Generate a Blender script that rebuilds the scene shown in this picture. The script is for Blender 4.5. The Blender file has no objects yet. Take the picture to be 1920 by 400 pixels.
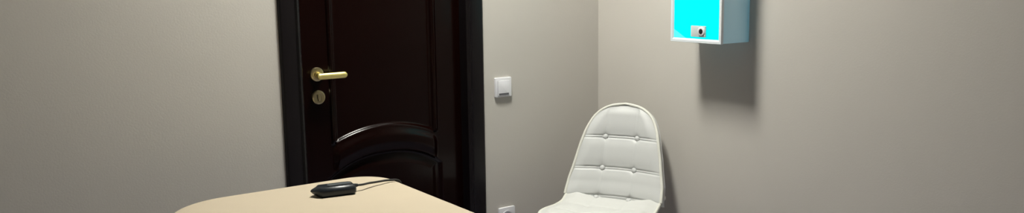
import bpy, bmesh, math, random
from mathutils import Vector, Matrix

S = bpy.context.scene
COL = S.collection
PI = math.pi

# ------------------------------------------------------------------ helpers
def link(o, parent=None):
    COL.objects.link(o)
    if parent is not None:
        o.parent = parent
    return o

def empty(name, loc=(0, 0, 0), rotz=0.0):
    o = bpy.data.objects.new(name, None)
    o.empty_display_size = 0.1
    o.location = loc
    o.rotation_euler = (0, 0, rotz)
    return link(o)

def obj(name, bm, material, parent=None, smooth=True, angle=40):
    bmesh.ops.recalc_face_normals(bm, faces=bm.faces[:])
    if smooth:
        lim = math.radians(angle)
        for f in bm.faces:
            f.smooth = True
        for e in bm.edges:
            if len(e.link_faces) == 2 and e.calc_face_angle(0) > lim:
                e.smooth = False
    me = bpy.data.meshes.new(name)
    bm.to_mesh(me)
    bm.free()
    me.materials.append(material)
    return link(bpy.data.objects.new(name, me), parent)

def tag(o, label, cat, group=None):
    o['label'] = label
    o['category'] = cat
    if group:
        o['group'] = group
    return o

def structure(o, label=None):
    o['kind'] = 'structure'
    if label:
        o['label'] = label
    return o

def box(bm, x0, x1, y0, y1, z0, z1, bevel=0.0, seg=2):
    r = bmesh.ops.create_cube(bm, size=1.0)
    vs = r['verts']
    for v in vs:
        v.co = Vector((x0 + (v.co.x + .5) * (x1 - x0), y0 + (v.co.y + .5) * (y1 - y0), z0 + (v.co.z + .5) * (z1 - z0)))
    if bevel > 0:
        es = list({e for v in vs for e in v.link_edges})
        bmesh.ops.bevel(bm, geom=es, offset=bevel, segments=seg, profile=.5, affect='EDGES', clamp_overlap=True)
    return bm

def tube(bm, pts, rad, n=12, cap=True, closed=False):
    """round bar along points; rad is a number or one number per point"""
    pts = [Vector(p) for p in pts]
    m = len(pts)
    rads = rad if isinstance(rad, (list, tuple)) else [rad] * m
    rings = []
    prev = None
    for i, p in enumerate(pts):
        if closed:
            t = (pts[(i + 1) % m] - pts[i - 1]).normalized()
        else:
            t = (pts[min(i + 1, m - 1)] - pts[max(i - 1, 0)]).normalized()
        if prev is None:
            a = Vector((0, 0, 1)) if abs(t.z) < .9 else Vector((1, 0, 0))
            nrm = (a - t * a.dot(t)).normalized()
        else:
            nrm = (prev - t * prev.dot(t)).normalized()
        prev = nrm
        b = t.cross(nrm)
        rings.append([bm.verts.new(p + (nrm * math.cos(2 * PI * k / n) + b * math.sin(2 * PI * k / n)) * rads[i]) for k in range(n)])
    for i in range(m if closed else m - 1):
        A, B = rings[i], rings[(i + 1) % m]
        for k in range(n):
            bm.faces.new((A[k], A[(k + 1) % n], B[(k + 1) % n], B[k]))
    if cap and not closed:
        bm.faces.new(rings[0][::-1])
        bm.faces.new(rings[-1])
    return bm

def lathe(bm, prof, n=32, M=None):
    """prof: (radius, height) list, turned round +Z, then moved by M"""
    M = M or Matrix.Identity(4)
    rings = []
    for r, h in prof:
        if r < 1e-6:
            rings.append([bm.verts.new(M @ Vector((0, 0, h)))])
        else:
            rings.append([bm.verts.new(M @ Vector((r * math.cos(2 * PI * k / n), r * math.sin(2 * PI * k / n), h))) for k in range(n)])
    for A, B in zip(rings, rings[1:]):
        for k in range(n):
            k2 = (k + 1) % n
            if len(A) == 1 and len(B) == 1:
                continue
            if len(A) == 1:
                bm.faces.new((A[0], B[k], B[k2]))
            elif len(B) == 1:
                bm.faces.new((A[k], A[k2], B[0]))
            else:
                bm.faces.new((A[k], A[k2], B[k2], B[k]))
    return bm

def prism(bm, outline, z0, z1, bevel=0.0, seg=3, M=None):
    vs = [bm.verts.new((x, y, z0)) for x, y in outline]
    f = bm.faces.new(vs)
    r = bmesh.ops.extrude_face_region(bm, geom=[f])
    top = [g for g in r['geom'] if isinstance(g, bmesh.types.BMVert)]
    for v in top:
        v.co.z = z1
    if bevel > 0:
        tops = set(top)
        es = [e for e in bm.edges if (e.verts[0] in tops) and (e.verts[1] in tops)]
        es += [e for e in bm.edges if e.verts[0] in set(vs) and e.verts[1] in set(vs)]
        bmesh.ops.bevel(bm, geom=es, offset=bevel, segments=seg, profile=.5, affect='EDGES', clamp_overlap=True)
    if M is not None:
        bmesh.ops.transform(bm, matrix=M, verts=bm.verts[:])
    return bm

def rounded(x0, x1, y0, y1, r, n=8):
    """r: four radii in the order (x1,y1) (x0,y1) (x0,y0) (x1,y0)"""
    if not isinstance(r, (tuple, list)):
        r = (r,) * 4
    out = []
    for (cx, cy, sx, sy, a0, rr) in ((x1, y1, -1, -1, 0, r[0]), (x0, y1, 1, -1, 90, r[1]), (x0, y0, 1, 1, 180, r[2]), (x1, y0, -1, 1, 270, r[3])):
        for k in range(n + 1):
            a = math.radians(a0 + 90 * k / n)
            out.append((cx + sx * rr + rr * math.cos(a), cy + sy * rr + rr * math.sin(a)))
    return out

def lerp(tab, t):
    if t <= tab[0][0]:
        return tab[0][1]
    for (a, va), (b, vb) in zip(tab, tab[1:]):
        if t <= b:
            return va + (vb - va) * (t - a) / (b - a)
    return tab[-1][1]

def sstep(a, b, x):
    t = min(1, max(0, (x - a) / (b - a)))
    return t * t * (3 - 2 * t)

# ------------------------------------------------------------------ materials
def mat(name, base, rough=.5, metal=0.0, coat=0.0, coat_rough=.1, spec=.5, emit=None, emit_s=0.0,
        noise=0.0, noise_scale=40.0, bump=0.0, bump_scale=200.0, stretch=None):
    m = bpy.data.materials.new(name)
    m.use_nodes = True
    nt = m.node_tree
    b = nt.nodes['Principled BSDF']
    b.inputs['Base Color'].default_value = (*base, 1)
    b.inputs['Roughness'].default_value = rough
    b.inputs['Metallic'].default_value = metal
    b.inputs['Coat Weight'].default_value = coat
    b.inputs['Coat Roughness'].default_value = coat_rough
    b.inputs['Specular IOR Level'].default_value = spec
    if emit:
        b.inputs['Emission Color'].default_value = (*emit, 1)
        b.inputs['Emission Strength'].default_value = emit_s
    tc = nt.nodes.new('ShaderNodeTexCoord')
    mp = nt.nodes.new('ShaderNodeMapping')
    if stretch:
        mp.inputs['Scale'].default_value = stretch
    nt.links.new(tc.outputs['Object'], mp.inputs['Vector'])
    if noise > 0:
        n = nt.nodes.new('ShaderNodeTexNoise')
        n.inputs['Scale'].default_value = noise_scale
        n.inputs['Detail'].default_value = 4
        nt.links.new(mp.outputs['Vector'], n.inputs['Vector'])
        mx = nt.nodes.new('ShaderNodeMix')
        mx.data_type = 'RGBA'
        mx.inputs[6].default_value = (*[c * (1 - noise) for c in base], 1)
        mx.inputs[7].default_value = (*[min(1, c * (1 + noise)) for c in base], 1)
        nt.links.new(n.outputs['Fac'], mx.inputs[0])
        nt.links.new(mx.outputs[2], b.inputs['Base Color'])
    if bump > 0:
        n2 = nt.nodes.new('ShaderNodeTexNoise')
        n2.inputs['Scale'].default_value = bump_scale
        n2.inputs['Detail'].default_value = 3
        nt.links.new(mp.outputs['Vector'], n2.inputs['Vector'])
        bp = nt.nodes.new('ShaderNodeBump')
        bp.inputs['Strength'].default_value = bump
        bp.inputs['Distance'].default_value = .002
        nt.links.new(n2.outputs['Fac'], bp.inputs['Height'])
        nt.links.new(bp.outputs['Normal'], b.inputs['Normal'])
    return m

M_wall = mat('greige wall paint', (.492, .470, .432), .75, spec=.25, noise=.02, noise_scale=6, bump=.15, bump_scale=160)
M_ceil = mat('white ceiling paint', (.72, .73, .75), .9, spec=.2, noise=.02, noise_scale=8)
M_base = mat('dark skirting', (.03, .018, .014), .35, noise=.2, noise_scale=30)
M_door = mat('dark mahogany varnish', (.0042, .0008, .0005), .21, spec=.17, noise=.35, noise_scale=9, stretch=(12, 12, 1.2))
M_frame = mat('dark door frame varnish', (.0050, .0036, .0042), .34, spec=.27, noise=.3, noise_scale=9, stretch=(12, 12, 1.2))
M_brass = mat('polished brass', (1.0, .83, .30), .42, metal=1.0, noise=.05, noise_scale=60)
M_brass_dull = mat('aged brass', (.46, .39, .22), .32, metal=1.0, noise=.15, noise_scale=90)
M_dark = mat('dark slot', (.01, .009, .008), .6, noise=.2)
M_white = mat('white plastic', (.66, .66, .69), .35, noise=.015, noise_scale=30)
M_lens = mat('grey label window', (.10, .10, .11), .3, noise=.1, noise_scale=60)
M_box = mat('white housing with added teal glow', (.66, .74, .77), .45, emit=(.05, .62, .85), emit_s=.13, noise=.015, noise_scale=20)  # weak teal emission stands in for panel light showing on the opaque housing
M_boxf = mat('white lacquer rim', (.66, .71, .74), .4, noise=.015, noise_scale=20)
M_plate = mat('grey white plate', (.50, .57, .57), .4, noise=.015)
M_cyan = mat('cyan lit panel', (.0, .25, .25), .5, spec=.05, emit=(0.0, 1.0, 1.0), emit_s=1.02, noise=.02, noise_scale=20)
M_cyanpale = mat('pale cyan lit corner', (.05, .3, .28), .5, emit=(.055, .95, .84), emit_s=1.0, noise=.02, noise_scale=20)
M_black = mat('black plastic', (.009, .012, .016), .33, spec=.38, noise=.1, noise_scale=60, bump=.1, bump_scale=400)
M_slate = mat('slate grey plastic', (.075, .085, .092), .3, noise=.05, noise_scale=60)
M_cord = mat('black cord', (.010, .009, .009), .5, noise=.1, noise_scale=60)
M_bed = mat('beige leatherette', (.445, .378, .283), .55, spec=.35, noise=.025, noise_scale=14, bump=.12, bump_scale=260)
M_leath = mat('white leatherette', (.515, .525, .522), .42, spec=.4, noise=.012, noise_scale=18, bump=.08, bump_scale=300)
M_pipe = mat('cream white piping', (.62, .62, .565), .45, spec=.4, noise=.012, noise_scale=30)
M_seat = mat('white leatherette seat', (.55, .555, .54), .45, spec=.4, noise=.012, noise_scale=18, bump=.08, bump_scale=300)
M_wood = mat('light beech', (.50, .33, .18), .45, noise=.2, noise_scale=10, stretch=(10, 10, 1))
M_steel = mat('dark steel', (.08, .08, .085), .35, metal=1.0, noise=.1)
M_lightframe = mat('grey aluminium', (.35, .35, .36), .4, noise=.02)
M_diff = mat('lit diffuser', (.8, .8, .8), .5, emit=(1.0, .985, .895), emit_s=172.0, noise=.01)

def floor_mat():
    m = mat('cool grey tile', (.28, .272, .365), .4, coat=.1)
    nt = m.node_tree
    b = nt.nodes['Principled BSDF']
    tc = nt.nodes.new('ShaderNodeTexCoord')
    br = nt.nodes.new('ShaderNodeTexBrick')
    br.inputs['Color1'].default_value = (.28, .272, .365, 1)
    br.inputs['Color2'].default_value = (.265, .258, .35, 1)
    br.inputs['Mortar'].default_value = (.12, .12, .14, 1)
    br.inputs['Scale'].default_value = 1.0
    br.inputs['Brick Width'].default_value = .6
    br.inputs['Row Height'].default_value = .6
    br.offset = 0
    br.inputs['Mortar Size'].default_value = .002
    nt.links.new(tc.outputs['Object'], br.inputs['Vector'])
    nt.links.new(br.outputs['Color'], b.inputs['Base Color'])
    return m
M_floor = floor_mat()

# ------------------------------------------------------------------ the room
# corner of the door wall (y = 0) and the right wall (x = 0) stands at the origin
RX0, RY0, H = -3.25, -4.1, 2.7
DX0, DX1, DZ = -1.388, -0.692, 2.06         # door opening
bm = bmesh.new()
box(bm, RX0, DX0, 0, .14, 0, H)
box(bm, DX1, .14, 0, .14, 0, H)
box(bm, DX0, DX1, 0, .14, DZ, H)
structure(obj('wall_front', bm, M_wall, smooth=False))
structure(obj('wall_right', box(bmesh.new(), 0, .14, RY0, 0, 0, H), M_wall, smooth=False))
structure(obj('wall_left', box(bmesh.new(), RX0 - .14, RX0, RY0, .14, 0, H), M_wall, smooth=False))
structure(obj('wall_back', box(bmesh.new(), RX0 - .14, .14, RY0 - .14, RY0, 0, H), M_wall, smooth=False))
structure(obj('floor', box(bmesh.new(), RX0 - .14, .14, RY0 - .14, .14, -.1, 0), M_floor, smooth=False))
structure(obj('ceiling', box(bmesh.new(), RX0 - .14, .14, RY0 - .14, .14, H, H + .1), M_ceil, smooth=False))
bm = bmesh.new()
box(bm, RX0, -1.472, -.014, 0, 0, .07, .003)
box(bm, -.610, 0, -.014, 0, 0, .07, .003)
structure(obj('baseboard_front', bm, M_base))
structure(obj('baseboard_right', box(bmesh.new(), -.014, 0, RY0, -.016, 0, .07, .003), M_base))

# ------------------------------------------------------------------ the door
door = structure(empty('door_1', (-1.04, .06, 0)), 'dark mahogany panelled door with brass lever handle')
LY = .048                                     # face of the leaf
OX, OY = -1.04, .06                           # empty's place
def loc(p):
    return (p[0] - OX, p[1] - OY, p[2])

# leaf as a carved surface: upper panel with an arched bottom edge, arched rail, lower panel with an arched top
PX0, PX1 = -1.252, -.822                      # upper panel
PC = (PX0 + PX1) / 2
def up_arch(x):                               # bottom edge of the upper panel
    q = (x - PC) / ((PX1 - PX0) / 2)
    return .783 - .047 * q * q
LX0, LX1 = -1.282, -.792                      # lower panel (its moulding reaches further out)
def lo_arch(x):
    q = (x - PC) / ((LX1 - LX0) / 2)
    return .688 - .078 * abs(q) ** 2.4
def relief(x, z):
    """height of the face, positive towards the room"""
    du = min(x - PX0, PX1 - x, z - up_arch(x), 1.93 - z)       # >0 inside the upper panel
    dl = min(x - LX0, LX1 - x, lo_arch(x) - z, z - .14)
    h = 0.0
    side = min(x - PX0, PX1 - x)
    arch = z - up_arch(x)
    if arch < 0.002 and dl < 0 and side > -.014 and z > lo_arch(x) - .001:
        t = max(0, (up_arch(x) - z) / max(.02, up_arch(x) - lo_arch(x)))   # arched rail: climbs gently away from the panel
        h = (.001 + .013 * sstep(0, .40, t) - .006 * sstep(.6, 1, t)) * sstep(-.014, .016, side)
    if du >= 0:
        top = .001 if arch < side else .010
        h = top - (.012 + top) * sstep(0, .016, du)
    elif arch > 0 and -.012 < du < 0:
        h = .010 * math.sqrt(max(0, 1 - (du / .012) ** 2)) * sstep(0, .02, arch)
    if dl > 0:
        if dl < .012:
            h = min(h, 0) - .010 * sstep(0, .012, dl)
        elif dl < .055:
            h = -.010 + .009 * sstep(.018, .055, dl)
        else:
            h = -.001
    return h
nx, nz = 174, 500
X0, X1, Z0, Z1 = DX0 + .004, DX1 - .004, .006, DZ - .004
bm = bmesh.new()
# denser rows round the arches, which the photograph shows
zs = []
z = Z0
while z < Z1:
    zs.append(z)
    z += .0025 if .56 < z < .84 else .012
zs.append(Z1)
xs = [X0 + (X1 - X0) * i / nx for i in range(nx + 1)]
g = [[bm.verts.new(loc((x, LY - relief(x, z), z))) for x in xs] for z in zs]
for j in range(len(zs) - 1):
    for i in range(nx):
        bm.faces.new((g[j][i], g[j][i + 1], g[j + 1][i + 1], g[j + 1][i]))
bk = [bm.verts.new(loc((x, LY + .04, z))) for x, z in ((X0, Z0), (X1, Z0), (X1, Z1), (X0, Z1))]
bm.faces.new(bk)
bm.faces.new([bk[0], bk[1]] + [g[0][i] for i in range(nx, -1, -1)])
bm.faces.new([bk[2], bk[3]] + [g[-1][i] for i in range(0, nx + 1)])
bm.faces.new([bk[3], bk[0]] + [g[j][0] for j in range(len(zs))])
bm.faces.new([bk[1], bk[2]] + [g[j][nx] for j in range(len(zs) - 1, -1, -1)])
leaf = obj('door_leaf', bm, M_door, door, angle=55)

# frame: two casings and a head on the wall, with jambs and a stop inside the opening
def casing_profile():
    # (distance from the opening outward, height off the wall)
    return [(-.004, 0), (-.004, .006), (.001, .013), (.008, .0165), (.0145, .0095), (.020, .0115), (.058, .0150), (.066, .0150), (.072, .011), (.074, 0)]
bm = bmesh.new()
prof = casing_profile()
path = [(DX0, 0, -1, 0), (DX0, DZ, -1, 1), (DX1, DZ, 1, 1), (DX1, 0, 1, 0)]
rings = []
for (x, z, sx, sz) in path:
    rings.append([bm.verts.new(loc((x + sx * d, -h, z + sz * d))) for d, h in prof])
for A, B in zip(rings, rings[1:]):
    for k in range(len(prof) - 1):
        bm.faces.new((A[k], A[k + 1], B[k + 1], B[k]))
for A in (rings[0], rings[-1]):
    bm.faces.new(A)
for x0, x1 in ((DX0, DX0 + .0035), (DX1 - .0035, DX1)):
    box(bm, x0 - OX, x1 - OX, 0 - OY - .004, .13 - OY, 0, DZ)
box(bm, DX0 - OX, DX1 - OX, -OY - .004, .13 - OY, DZ - .0035, DZ)
obj('door_frame', bm, M_frame, door, angle=25)

# lever handle: rose > neck and lever ; keyhole escutcheon
HX, HZ = -1.3105, 1.0065
FRONT = Matrix.Translation(Vector(loc((HX, LY, HZ)))) @ Matrix.Rotation(PI / 2, 4, 'X')   # +Z of the lathe looks out at -Y
rose = obj('handle_rose', lathe(bmesh.new(), [(0, 0), (.0262, 0), (.0262, .004), (.0245, .0075), (.020, .009), (.0125, .0095), (.0115, .014), (0, .014)], 36, FRONT), M_brass_dull, door)
rose['label'] = 'round aged brass rose'
bm = bmesh.new()
tube(bm, [loc(p) for p in ((HX, LY - .008, HZ), (HX, LY - .030, HZ - .001), (HX, LY - .046, HZ - .002))], [.0105, .0090, .0085], 20)
XA, XB, ZL, LH, LT = -1.3285, -1.2120, HZ - .0040, .0118, .0078   # flat oval bar with round ends
n_, rings = 20, []
for i in range(25):
    u = -1 + 2 * i / 24
    xx = (XA + XB) / 2 + (XB - XA) / 2 * math.sin(u * PI / 2)
    dend = min(xx - XA, XB - xx)
    k = math.sqrt(max(0, 1 - (1 - min(1, dend / LH)) ** 2)) if dend < LH else 1.0
    k = max(k, .02)
    rings.append([bm.verts.new(loc((xx, LY - .050 - LT * (.25 + .75 * k) * math.sin(2 * PI * j / n_), ZL + LH * k * math.cos(2 * PI * j / n_)))) for j in range(n_)])
for A, B in zip(rings, rings[1:]):
    for j in range(n_):
        bm.faces.new((A[j], A[(j + 1) % n_], B[(j + 1) % n_], B[j]))
bm.faces.new(rings[0]); bm.faces.new(rings[-1])
lev = obj('door_handle', bm, M_brass, door, angle=60)
lev['label'] = 'polished brass lever handle'
EX, EZ = -1.309, .9215
FR2 = Matrix.Translation(Vector(loc((EX, LY, EZ)))) @ Matrix.Rotation(PI / 2, 4, 'X')
esc = obj('lock_escutcheon', lathe(bmesh.new(), [(0, 0), (.0262, 0), (.0262, .004), (.0245, .0075), (.019, .0092), (.0165, .0085), (0, .0085)], 36, FR2), M_brass_dull, door)
esc['label'] = 'round brass lock plate with thumb turn'
bm = bmesh.new()
prism(bm, rounded(-.0042, .0042, -.0125, .0125, .004, 5), .0080, .0125, .0008, 2, FR2 @ Matrix.Rotation(math.radians(8), 4, 'Z'))
obj('thumb_turn', bm, M_brass_dull, esc)
bm = bmesh.new()
prism(bm, rounded(-.0065, -.0044, -.012, .012, .001, 3), .0080, .0090, 0, 1, FR2 @ Matrix.Rotation(math.radians(8), 4, 'Z'))
obj('key_slot', bm, M_dark, esc)

# ------------------------------------------------------------------ light switch and socket on the door wall
WALLF = lambda x, z: Matrix.Translation((x, 0, z)) @ Matrix.Rotation(PI / 2, 4, 'X')   # local z looks into the room
sw = tag(empty('light_switch', (-.5235, 0, .898)), 'white square light switch on the wall right of the dark door', 'light switch')
W0 = Matrix.Rotation(PI / 2, 4, 'X')
bm = prism(bmesh.new(), rounded(-.0405, .0405, -.0405, .0405, .004, 5), 0, .0105, .0016, 3, W0)
obj('switch_frame', bm, M_white, sw)
bm = prism(bmesh.new(), rounded(-.0285, .0285, -.0345, .0290, .002, 4), .0095, .0135, .001, 2, W0)
rk = obj('rocker', bm, M_white, sw)
bm = prism(bmesh.new(), rounded(-.0291, .0291, -.0351, .0296, .002, 4), .0100, .0107, 0, 1, W0)
obj('gap', bm, M_lens, sw)
bm = prism(bmesh.new(), rounded(-.0245, .0245, -.0318, -.0240, .0008, 3), .0130, .0140, .0003, 1, W0)
lb = obj('label_window', bm, M_lens, rk)
lb['label'] = 'dark grey strip'

so = tag(empty('wall_socket', (-.514, 0, .343)), 'white square power socket low on the wall below the light switch', 'socket')
bm = prism(bmesh.new(), rounded(-.0405, .0405, -.0405, .0405, .004, 5), 0, .0105, .0016, 3, W0)
obj('socket_frame', bm, M_white, so)
bm = bmesh.new()
lathe(bm, [(.0270, .0095), (.0270, .0135), (.0215, .0140), (.0195, .0130), (.0190, .0115), (0, .0115)], 40, W0)
for k in range(0):
    pass
ins = obj('socket_insert', bm, M_white, so)
bm = bmesh.new()
for sx in (-.0095, .0095):
    lathe(bm, [(.0026, .0114), (.0026, .0119), (0, .0119)], 14, W0 @ Matrix.Translation((sx, 0, 0)))
obj('contact_hole', bm, M_dark, ins)

# ------------------------------------------------------------------ wall box with the glowing cyan front, on the right wall
BD, BY0, BY1, BZ0, BZ1 = .153, -.844, -.596, 1.100, 1.520
wb = tag(empty('wall_light_box', (0, (BY0 + BY1) / 2, BZ0)), 'white wall mounted box with a glowing cyan front on the right wall', 'light box')
yc, hw = (BY0 + BY1) / 2, (BY1 - BY0) / 2
hh = BZ1 - BZ0
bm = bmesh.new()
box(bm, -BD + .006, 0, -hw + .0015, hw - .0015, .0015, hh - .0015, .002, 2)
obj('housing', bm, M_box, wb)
# front rim: a frame with a sunk lit panel
bm = bmesh.new()
rw, rb = .0140, .0150
def ring(x, iy, iz):
    return [bm.verts.new((x, y, z)) for y, z in ((-hw + iy, iz), (hw - iy, iz), (hw - iy, hh - iz), (-hw + iy, hh - iz))]
R = [ring(-BD + .012, 0, 0), ring(-BD + .001, 0, 0), ring(-BD, .001, .001), ring(-BD, rw - .005, rb - .006), ring(-BD + .004, rw, rb), ring(-BD + .0068, rw, rb)]
for A, B in zip(R, R[1:]):
    for k in range(4):
        bm.faces.new((A[k], A[(k + 1) % 4], B[(k + 1) % 4], B[k]))
obj('front_rim', bm, M_boxf, wb, angle=25)
bm = bmesh.new()
box(bm, -BD + .0048, -BD + .0058, -hw + rw - .001, hw - rw + .001, rb - .001, hh - rb + .001)
pn = obj('lit_panel', bm, M_cyan, wb, smooth=False)
pn['label'] = 'glowing cyan panel'
bm = bmesh.new()                                 # paler cyan triangle at the lower left of the panel
a, b_ = hw - rw - .001, rb + .001
f0 = [bm.verts.new((-BD + .0040, y, z)) for y, z in ((a, b_), (a, b_ + .030), (a - .058, b_))]
f1 = [bm.verts.new((-BD + .0047, y, z)) for y, z in ((a, b_), (a, b_ + .030), (a - .058, b_))]
bm.faces.new(f0); bm.faces.new(f1[::-1])
for k in range(3):
    bm.faces.new((f0[k], f0[(k + 1) % 3], f1[(k + 1) % 3], f1[k]))
cn = obj('pale_corner', bm, M_cyanpale, wb, smooth=False)
cn['label'] = 'paler cyan corner'
XF = Matrix.Translation((-BD + .005, 0, 0)) @ Matrix.Rotation(-PI / 2, 4, 'Y')          # local z looks at -X, local x = up... turned below
def onfront(y, z):
    return Matrix.Translation((-BD + .005, y - yc, z - BZ0)) @ Matrix(((0, 0, -1, 0), (-1, 0, 0, 0), (0, 1, 0, 0), (0, 0, 0, 1)))
bm = prism(bmesh.new(), rounded(-.036, .036, -.0205, .0205, .003, 4), 0, .0045, .001, 2, onfront(-.7345, 1.1425))
cp = obj('control_plate', bm, M_plate, wb)
cp['label'] = 'small white plate'
bm = lathe(bmesh.new(), [(.0165, .0040), (.0165, .0070), (.0150, .0082), (.0097, .0082), (.0095, .0050), (0, .0050)], 32, onfront(-.7505, 1.1430))
rg = obj('button_ring', bm, M_white, cp)
bm = lathe(bmesh.new(), [(.0094, .0052), (.0094, .0086), (.0080, .0096), (0, .0098)], 28, onfront(-.7505, 1.1430))
bt = obj('button', bm, M_black, cp)
bt['label'] = 'black round button'

# ------------------------------------------------------------------ massage table
BX0, BX1, BYF, BYN, BT = -2.0, -1.2955, -.3985, -2.30, .72
mt = tag(empty('massage_table', ((BX0 + BX1) / 2, (BYF + BYN) / 2, 0)), 'beige padded massage table with rounded corners in front of the door', 'massage table')
mx, my = (BX0 + BX1) / 2, (BYF + BYN) / 2
out = rounded(BX0, BX1, BYN, BYF, (.12, .20, .16, .16), 14)
# padded top: stacked outlines give a soft rolled edge
def inset_outline(d):
    rr = tuple(max(.02, r - d) for r in (.12, .20, .16, .16))
    return rounded(BX0 + d, BX1 - d, BYN + d, BYF - d, rr, 14)
bm = bmesh.new()
levels = [(.010, BT - .085), (.003, BT - .080), (0, BT - .070), (0, BT - .020)]
for k in range(1, 7):
    a = k / 6 * PI / 2
    levels.append((.018 * (1 - math.cos(a)), BT - .018 + .0165 * math.sin(a)))
levels += [(.05, BT - .0006), (.10, BT)]
rings = [[bm.verts.new((x - mx, y - my, z)) for x, y in inset_outline(d)] for d, z in levels]
for A, B in zip(rings, rings[1:]):
    n = len(A)
    for k in range(n):
        bm.faces.new((A[k], A[(k + 1) % n], B[(k + 1) % n], B[k]))
bm.faces.new(rings[0][::-1]); bm.faces.new(rings[-1])
obj('padded_top', bm, M_bed, mt, angle=60)
bm = bmesh.new()
box(bm, BX0 + .05 - mx, BX1 - .05 - mx, BYN + .05 - my, BYF - .05 - my, BT - .125, BT - .085, .004)
obj('table_frame', bm, M_wood, mt)
for sx in (-1, 1):
    for sy in (-1, 1):
        bm = bmesh.new()
        x, y = sx * .27, sy * .80
        box(bm, x - .024, x + .024, y - .024, y + .024, 0, BT - .125, .004)
        obj('leg', bm, M_wood, mt)

# ------------------------------------------------------------------ hand controller of the heating pad, on the table
CX, CY, CA = -1.534, -.594, math.radians(-9)
hc = tag(empty('hand_controller', (CX, CY, BT), CA), 'black hand controller with a thin cord on the beige massage table', 'controller')
L2, HW = .062, .0310
def body(nose, w, r):                       # pointed at one end, square at the other
    return [(-nose, .002), (-nose + (nose - .040) * .55, -w * .62), (-.040, -w), (L2 - r - .006, -w), (L2 - r, -w + .006), (L2 - r, w - .006), (L2 - r - .006, w), (-.040, w), (-nose + (nose - .040) * .55, w * .62)]
bm = bmesh.new()
LV = [(.0004, body(.050, HW - .005, .003)), (.004, body(.055, HW - .0015, .001)), (.010, body(.063, HW, 0)), (.016, body(.068, HW, 0)), (.0205, body(.064, HW - .002, .001)), (.0255, body(.052, HW - .007, .004)), (.0270, body(.047, HW - .010, .007))]
rg_ = [[bm.verts.new((x, y, z * 1.11)) for x, y in o] for z, o in LV]
for A, B in zip(rg_, rg_[1:]):
    for k in range(len(A)):
        bm.faces.new((A[k], A[(k + 1) % len(A)], B[(k + 1) % len(A)], B[k]))
bm.faces.new(rg_[0][::-1]); bm.faces.new(rg_[-1])
bmesh.ops.bevel(bm, geom=[e for e in bm.edges if len(e.link_faces) == 2 and e.calc_face_angle(0) > .5], offset=.0012, segments=2, profile=.5, affect='EDGES', clamp_overlap=True)
obj('controller_body', bm, M_black, hc, angle=50)
bm = prism(bmesh.new(), rounded(-.020, .050, -.0165, .003, .004, 4), .0292, .0332, .0015, 2)
sl = obj('slider_bar', bm, M_slate, hc)
sl['label'] = 'dark grey raised bar'
bm = tube(bmesh.new(), [(L2 - .008, .004, .0175), (L2 + .006, .008, .0180), (L2 + .014, .008, .0180)], [.0070, .0062, .0044], 14)
obj('strain_relief', bm, M_black, hc)
def tocon(p):
    v = Matrix.Rotation(-CA, 4, 'Z') @ Vector((p[0] - CX, p[1] - CY, p[2] - BT))
    return v
ctrl = [Vector((L2 + .010, .008, .0180)), Vector((L2 + .030, .010, .0175))] + [tocon(p) for p in (
    (-1.415, -.585, BT + .0150), (-1.385, -.574, BT + .0120), (-1.350, -.562, BT + .0090), (-1.325, -.555, BT + .0055), (-1.306, -.552, BT + .0025),
    (-1.2930, -.5530, BT - .006), (-1.2900, -.5535, BT - .03), (-1.2900, -.5520, BT - .12), (-1.288, -.535, .40), (-1.285, -.520, .14), (-1.278, -.50, .03), (-1.25, -.46, .004), (-1.15, -.38, .003))]
def catmull(P, n=6):
    out = []
    for i in range(len(P) - 1):
        p0, p1, p2, p3 = P[max(i - 1, 0)], P[i], P[i + 1], P[min(i + 2, len(P) - 1)]
        for k in range(n):
            t = k / n
            out.append(.5 * ((2 * p1) + (p2 - p0) * t + (2 * p0 - 5 * p1 + 4 * p2 - p3) * t * t + (3 * p1 - p0 - 3 * p2 + p3) * t ** 3))
    out.append(P[-1])
    return out
obj('cord', tube(bmesh.new(), catmull(ctrl), .0034, 10), M_cord, hc)

# ------------------------------------------------------------------ upholstered chair
C0 = Vector((-.205, -.355, 0))
ROT = math.atan2(-.48, -.877)                # the way the seat faces
ch = tag(empty('upholstered_chair', C0, ROT), 'white buttoned leatherette shell chair standing near the room corner', 'chair')
# local frame: +x = forward (the way the seat faces), +y = to the sitter's left, z up. In the picture +y is the right side.
ZC = .455
bdir = Vector((-.288, 0, .958))              # up along the back
def back_half(s):
    return lerp(BH, s)
BH = [(-.03, .212), (0, .2075), (.03, .2055), (.065, .2020), (.115, .1905), (.17, .180), (.23, .1665), (.27, .1555), (.30, .1430), (.325, .1290), (.343, .1130), (.355, .0975), (.366, .0780), (.3735, .0560), (.378, .0320), (.3797, .012), (.380, .004)]
ROWS = (.240, .109, -.006)
BU = (-.073, .066)                           # button columns across (local +y mirrored below)
def tuft(u, s, hwid, rows, cols, amp=1.0):
    d = 0.0
    for r in rows:
        q = s - r
        d -= (.0062 * math.exp(-(q / .030) ** 2) + .0042 * math.exp(-((q - .0045) / .0030) ** 2) + .0042 * math.exp(-((q + .0045) / .0030) ** 2)) * amp
    for c in cols:
        q = u - c
        d -= (.0030 * math.exp(-(q / .026) ** 2) + .0016 * math.exp(-(q / .0030) ** 2)) * amp
        for r in rows:
            rr2 = (u - c) ** 2 + (s - r) ** 2
            d -= .0075 * math.exp(-rr2 / .013 ** 2) * amp
    return d
def bucket(s, q):
    """how far the sides of the back come forward"""
    return (.034 * (1 - .75 * sstep(.20, .385, s)) + .016 * (1 - sstep(0, .2, s))) * q * q
def back_point(s, q, off):
    h = back_half(s)
    fwd = bdir.x * s - .02 * sstep(.0, .15, s) * 0 + .010 * (1 - sstep(0, .06, s))
    return Vector((fwd + bucket(s, q) - .006, q * h, ZC + bdir.z * s)), h
NF = Vector((.958, 0, .288))
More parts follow.
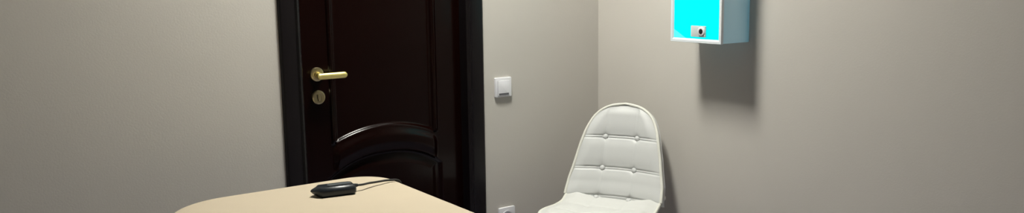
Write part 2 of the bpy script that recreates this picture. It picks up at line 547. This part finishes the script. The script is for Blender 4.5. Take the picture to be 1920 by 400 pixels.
def shell(bm, rows, point, pad, normal, nq=96):
    """closed cushion: padded face, flat back, stitched round the rim. rows = list of s values"""
    qs = [math.sin(PI / 2 * (-1 + 2 * i / nq)) for i in range(nq + 1)]
    A, B = [], []
    for s in rows:
        ra, rb_ = [], []
        for q in qs:
            p, h = point(s, q, 0)
            n = normal(s, q)
            t, bk = pad(s, q, h)
            ra.append(bm.verts.new(p + n * t))
            rb_.append(bm.verts.new(p - n * bk))
        A.append(ra); B.append(rb_)
    m = len(rows)
    for j in range(m - 1):
        for i in range(nq):
            bm.faces.new((A[j][i], A[j][i + 1], A[j + 1][i + 1], A[j + 1][i]))
            bm.faces.new((B[j][i + 1], B[j][i], B[j + 1][i], B[j + 1][i + 1]))
        bm.faces.new((A[j][0], A[j + 1][0], B[j + 1][0], B[j][0]))
        bm.faces.new((A[j + 1][nq], A[j][nq], B[j][nq], B[j + 1][nq]))
    for i in range(nq):
        bm.faces.new((A[0][i + 1], A[0][i], B[0][i], B[0][i + 1]))
        bm.faces.new((A[m - 1][i], A[m - 1][i + 1], B[m - 1][i + 1], B[m - 1][i]))
    return A
def edge_dist_back(s, q, h):
    return min(h * (1 - abs(q)), (.380 - s) * .9 + .001)
def pad_back(s, q, h):
    e = edge_dist_back(s, q, h)
    soft = sstep(.0, .045, e)
    u = q * h
    t = .0105 + .0105 * soft
    t += tuft(u, s, h, ROWS, BU) * (.35 + .65 * soft)
    return max(t, .003), .012
def norm_back(s, q):
    n = Vector((.958, -.55 * q, .288))
    return n.normalized()
srows = []
s = -.012
while s < .376:
    srows.append(s)
    s += .0024
srows += [.378, .379, .3797, .380]
bm = bmesh.new()
shell(bm, srows, back_point, pad_back, norm_back, 120)
backrest = obj('backrest', bm, M_leath, ch, angle=70)
# piping round the rim of the back
def rim_back():
    pts = []
    ss = [.002 + .336 * i / 30 for i in range(31)] + [.345, .352, .358, .364, .368, .371, .374, .3765, .378]
    for s in ss:
        pts.append((s, 1))
    pts.append((.3803, 0))
    pts += [(s, -1) for s in ss[::-1]]
    out = []
    for s, q in pts:
        p, h = back_point(s, q, 0)
        out.append(p + norm_back(s, q) * .0058)
    return out
obj('piping', tube(bmesh.new(), rim_back(), .0062, 12), M_pipe, backrest, angle=80)
for r in ROWS:
    for c in BU:
        h = back_half(r)
        q = c / h
        p, _ = back_point(r, q, 0)
        n = norm_back(r, q)
        t, _ = pad_back(r, q, h)
        if r < 0:                                # last row sits in the crease
            p, n, t = Vector((.042, c, ZC - .006)), Vector((.5, 0, .86)).normalized(), 0
        z = n
        x = Vector((0, 1, 0)); x = (x - z * x.dot(z)).normalized()
        y = z.cross(x)
        Mx = Matrix(((x.x, y.x, z.x, 0), (x.y, y.y, z.y, 0), (x.z, y.z, z.z, 0), (0, 0, 0, 1)))
        Mx = Matrix.Translation(p + n * (t - .001)) @ Mx
        bm = lathe(bmesh.new(), [(0, -.003), (.0096, -.003), (.0116, .0015), (.0114, .0050), (.0090, .0088), (.0048, .0108), (0, .0114)], 20, Mx)
        b = obj('button', bm, M_leath, backrest, angle=80)

# seat: profile from the crease forward, wide in the middle, rounded at the front lip
SP = [(0, .000), (.03, -.010), (.08, -.018), (.16, -.018), (.24, -.010), (.32, .000), (.37, .000), (.40, -.008), (.42, -.022), (.43, -.040)]
SH = [(0, .2050), (.03, .2010), (.08, .199), (.16, .203), (.24, .204), (.30, .199), (.34, .190), (.38, .166), (.405, .142), (.42, .118), (.43, .085)]
def seat_point(d, q, off):
    h = lerp(SH, d)
    side = .008 * q * q * (1 - sstep(.24, .42, d)) + .021 * abs(q) ** 3 * (1 - sstep(0, .12, d))
    return Vector((d + .012, q * h, ZC - .010 + lerp(SP, d) + side)), h
def norm_seat(d, q):
    return Vector((-.15 if d < .05 else (.0 if d < .36 else .5), -.35 * q * (1 - sstep(.24, .42, d)), 1)).normalized()
SR = (.125, .255)
def pad_seat(d, q, h):
    e = min(h * (1 - abs(q)), (.432 - d))
    soft = sstep(0, .045, e)
    t = .004 + .016 * soft + tuft(q * h, d, h, SR, BU) * (.3 + .7 * soft)
    t -= .022 * (1 - sstep(-.005, .040, d))
    t = t if d > .02 else t - .004
    return max(t, .002), .012
drows = []
d = -.010
while d < .428:
    drows.append(d)
    d += .004
drows.append(.43)
bm = bmesh.new()
shell(bm, drows, seat_point, pad_seat, norm_seat, 96)
seat = obj('seat', bm, M_seat, ch, angle=70)
pts = []
dd = [.430 * i / 60 for i in range(61)]
for d in dd:
    p, h = seat_point(d, 1, 0); pts.append(p)
for q in (.6, .2, -.2, -.6):
    p, h = seat_point(.430, q, 0); pts.append(p)
for d in dd[::-1]:
    p, h = seat_point(d, -1, 0); pts.append(p)
obj('piping', tube(bmesh.new(), pts, .0058, 12), M_pipe, seat, angle=80)
# base under the seat
bm = bmesh.new()
box(bm, .10, .30, -.11, .11, ZC - .072, ZC - .044, .004)
obj('mounting_plate', bm, M_steel, ch)
for sx, lx in ((-1, .115), (1, .285)):
    for sy in (-1, 1):
        bm = tube(bmesh.new(), [(lx, sy * .095, ZC - .058), (lx + sx * .05, sy * .14, .24), (lx + sx * .095, sy * .185, 0)], [.017, .015, .010], 14)
        obj('leg', bm, M_wood, ch)

# ------------------------------------------------------------------ ceiling light (above the frame)
LX, LYC = -.99, -.55
cl = tag(empty('ceiling_light', (LX, LYC, H)), 'rectangular grey ceiling light above the chair and massage table', 'ceiling light')
hx, hy = .22, .15
bm = bmesh.new()
for (a0, a1, b0, b1) in ((-hx - .015, hx + .015, hy, hy + .015), (-hx - .015, hx + .015, -hy - .015, -hy), (-hx - .015, -hx, -hy, hy), (hx, hx + .015, -hy, hy)):
    box(bm, a0, a1, b0, b1, -.105, 0, .001, 1)  # deep unseen lip, shaped to dim the light at wide angles
obj('frame', bm, M_lightframe, cl)
bm = bmesh.new()
box(bm, -hx, hx, -hy, hy, -.032, -.026)
obj('diffuser', bm, M_diff, cl, smooth=False)

# ------------------------------------------------------------------ world, camera, view
w = bpy.data.worlds.new('world')
S.world = w
w.use_nodes = True
w.node_tree.nodes['Background'].inputs['Color'].default_value = (.02, .02, .022, 1)

cam = bpy.data.cameras.new('camera')
co = link(bpy.data.objects.new('camera', cam))
f_px, py = 1598.872, 211.367
cam.sensor_width = 36
cam.lens = f_px * 36 / 1920
cam.shift_y = (py - 200) / 1920
cam.clip_start = .01
yaw, pitch, roll = (math.radians(v) for v in (34.8239, 8.965, -.8083))
fw = Vector((math.sin(yaw) * math.cos(pitch), math.cos(yaw) * math.cos(pitch), -math.sin(pitch)))
rt = Vector((math.cos(yaw), -math.sin(yaw), 0))
up = rt.cross(fw)
r2 = rt * math.cos(roll) + up * math.sin(roll)
u2 = up * math.cos(roll) - rt * math.sin(roll)
Mc = Matrix(((r2.x, u2.x, -fw.x, -2.4984), (r2.y, u2.y, -fw.y, -2.9083), (r2.z, u2.z, -fw.z, 1.3445), (0, 0, 0, 1)))
co.matrix_world = Mc
S.camera = co
S.view_settings.view_transform = 'Standard'
S.view_settings.look = 'None'
S.view_settings.exposure = 0.0
S.view_settings.gamma = 1.0
S.view_settings.use_curve_mapping = False
S.cycles.use_denoising = True
S.cycles.max_bounces = 10
S.cycles.diffuse_bounces = 8
